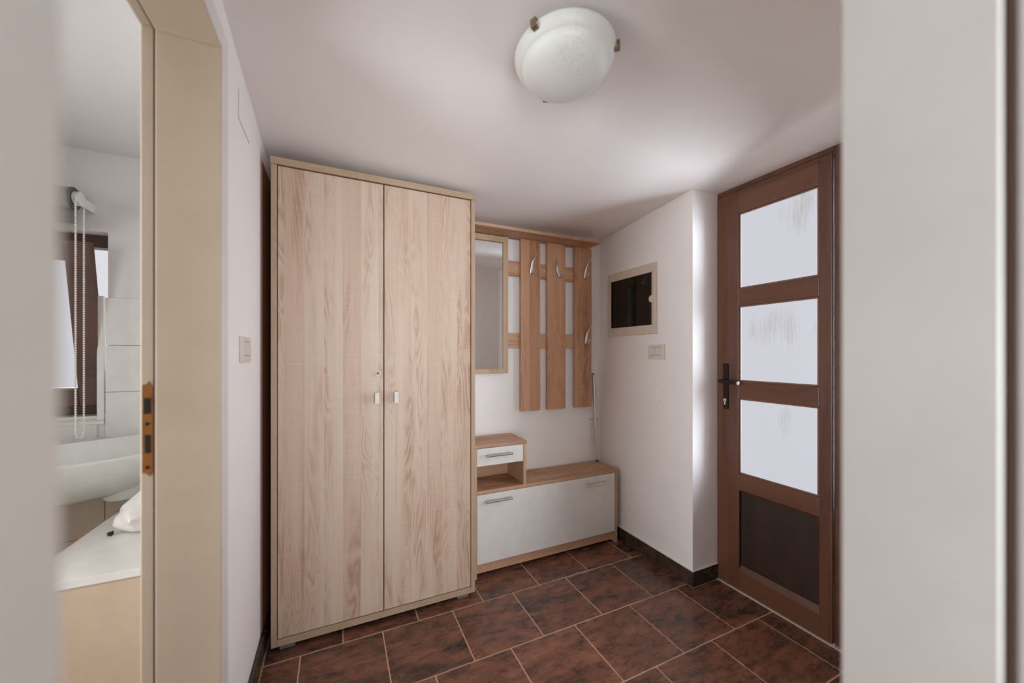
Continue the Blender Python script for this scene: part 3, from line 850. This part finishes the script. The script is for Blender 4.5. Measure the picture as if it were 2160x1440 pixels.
# ------------------------------------------------------------------ fuse box, switches, cover on the walls
fb = thing('fuse_box', 'flush white fuse box with smoked black door on the right wall', 'fuse box', (XR, 1.81, 1.53))
f_ = MB()
y0, y1, z0, z1 = 1.597, 2.022, 1.320, 1.733
iy0, iy1, iz0, iz1 = 1.622, 1.992, 1.373, 1.680
f_.box(XR-0.012, XR, iy1, y1, z0, z1, 0.002).box(XR-0.012, XR, y0, iy0, z0, z1, 0.002)
f_.box(XR-0.012, XR, iy0, iy1, z0, iz0, 0.002).box(XR-0.012, XR, iy0, iy1, iz1, z1, 0.002)
f_.build('frame', M['fusebox'], fb)
dk = MB().box(XR-0.007, XR-0.002, iy0+0.015, iy1, iz0, iz1, 0.001).build('smoked_door', M['smoke'], fb)
MB().box(XR-0.008, XR-0.002, iy0, iy0+0.0145, iz0, iz1, 0.001).build('door_edge', M['nickel_dull'], fb)
MB().cyl((XR-0.010, iy0+0.012, 1.524), (XR-0.003, iy0+0.012, 1.524), 0.021, seg=20).build('latch', M['fusebox'], fb)

def switch_r():
    t = thing('light_switch', 'double rocker light switch below the fuse box', 'switch', (XR, 1.60, 1.215))
    MB().box(XR-0.008, XR, 1.540, 1.664, 1.173, 1.257, 0.003, 2).build('cover_plate', M['plastic'], t)
    for a, b in ((1.571, 1.606), (1.608, 1.643)):
        MB().prism([(XR-0.0085, 1.197), (XR-0.013, 1.197), (XR-0.010, 1.240), (XR-0.0085, 1.240)], a, b, 'Y').build('rocker', M['plastic'], t)
    for a, b in ((1.1945, 1.1965), (1.2405, 1.2420)): MB().box(XR-0.0088, XR-0.0080, 1.569, 1.645, a, b).build('gap_line', M['grout_dark'], t)
switch_r()
def switch_l():
    t = thing('light_switch', 'ivory light switch beside the bathroom doorway', 'switch', (XL, 1.49, 1.215))
    MB().box(XL, XL+0.008, 1.415, 1.545, 1.173, 1.257, 0.004, 2).build('cover_plate', M['plastic'], t)
    MB().prism([(XL+0.0075, 1.197), (XL+0.014, 1.197), (XL+0.011, 1.240), (XL+0.0075, 1.240)], 1.455, 1.525, 'Y').build('rocker', M['plastic'], t)
    for a, b in ((1.1948, 1.1966), (1.2405, 1.2420)): MB().box(XL+0.0078, XL+0.0086, 1.453, 1.527, a, b).build('gap_line', M['grout_dark'], t)
switch_l()
rc = thing('junction_cover', 'round white blanking cover low on the right wall', 'cover', (XR, 1.602, 0.958))
MB().cyl((XR-0.005, 1.602, 0.958), (XR, 1.602, 0.958), 0.030, 0.032, seg=28).build('cover_disc', M['wall'], rc, True)

# ------------------------------------------------------------------ ceiling lamp
lx, ly = 0.612, 0.946
lz = ceil_z(lx, ly)
sl_y = (ceil_z(lx, ly+0.1)-ceil_z(lx, ly-0.1))/0.2
sl_x = (ceil_z(lx+0.1, ly)-ceil_z(lx-0.1, ly))/0.2
lm = thing('ceiling_lamp', 'round white glass ceiling lamp with three nickel clips', 'lamp', (lx, ly, lz))
nrm = Vector((sl_x, sl_y, -1)).normalized()
R3 = Vector((0, 0, -1)).rotation_difference(nrm).to_matrix()
c = Vector((lx, ly, lz))
MB().lathe([(0, 0.004), (0.115, 0.004), (0.118, -0.018), (0.110, -0.022), (0, -0.022)], c, 40, R3).build('base_plate', M['frame_white'], lm, True)
prof = [(0.146, -0.022), (0.149, -0.024), (0.1485, -0.028), (0.143, -0.040), (0.134, -0.050), (0.1305, -0.0525), (0.1285, -0.0530)]
for k in range(1, 11):
    a = k/10*math.pi/2
    prof.append((0.1285*math.cos(a)**0.9 if k < 10 else 0.0, -0.0530-0.050*math.sin(a)))
prof[-1] = (0.0, prof[-1][1])
MB().lathe(prof+[], c, 64, R3).build('glass_shade', M['opal'], lm, True)
for ang in (205, 319, 82):
    a = math.radians(ang)
    d = Vector((math.cos(a), math.sin(a), 0))
    mb = MB()
    mb.box(0.138, 0.158, -0.009, 0.009, -0.042, -0.038, 0.001)
    mb.box(0.154, 0.158, -0.009, 0.009, -0.042, -0.019, 0.001)
    mb.box(0.100, 0.158, -0.009, 0.009, -0.022, -0.0185, 0.001)
    mb.xform(Matrix.Translation(c) @ R3.to_4x4() @ Matrix.Rotation(a, 4, 'Z'))
    mb.build('clip', M['clip'], lm)
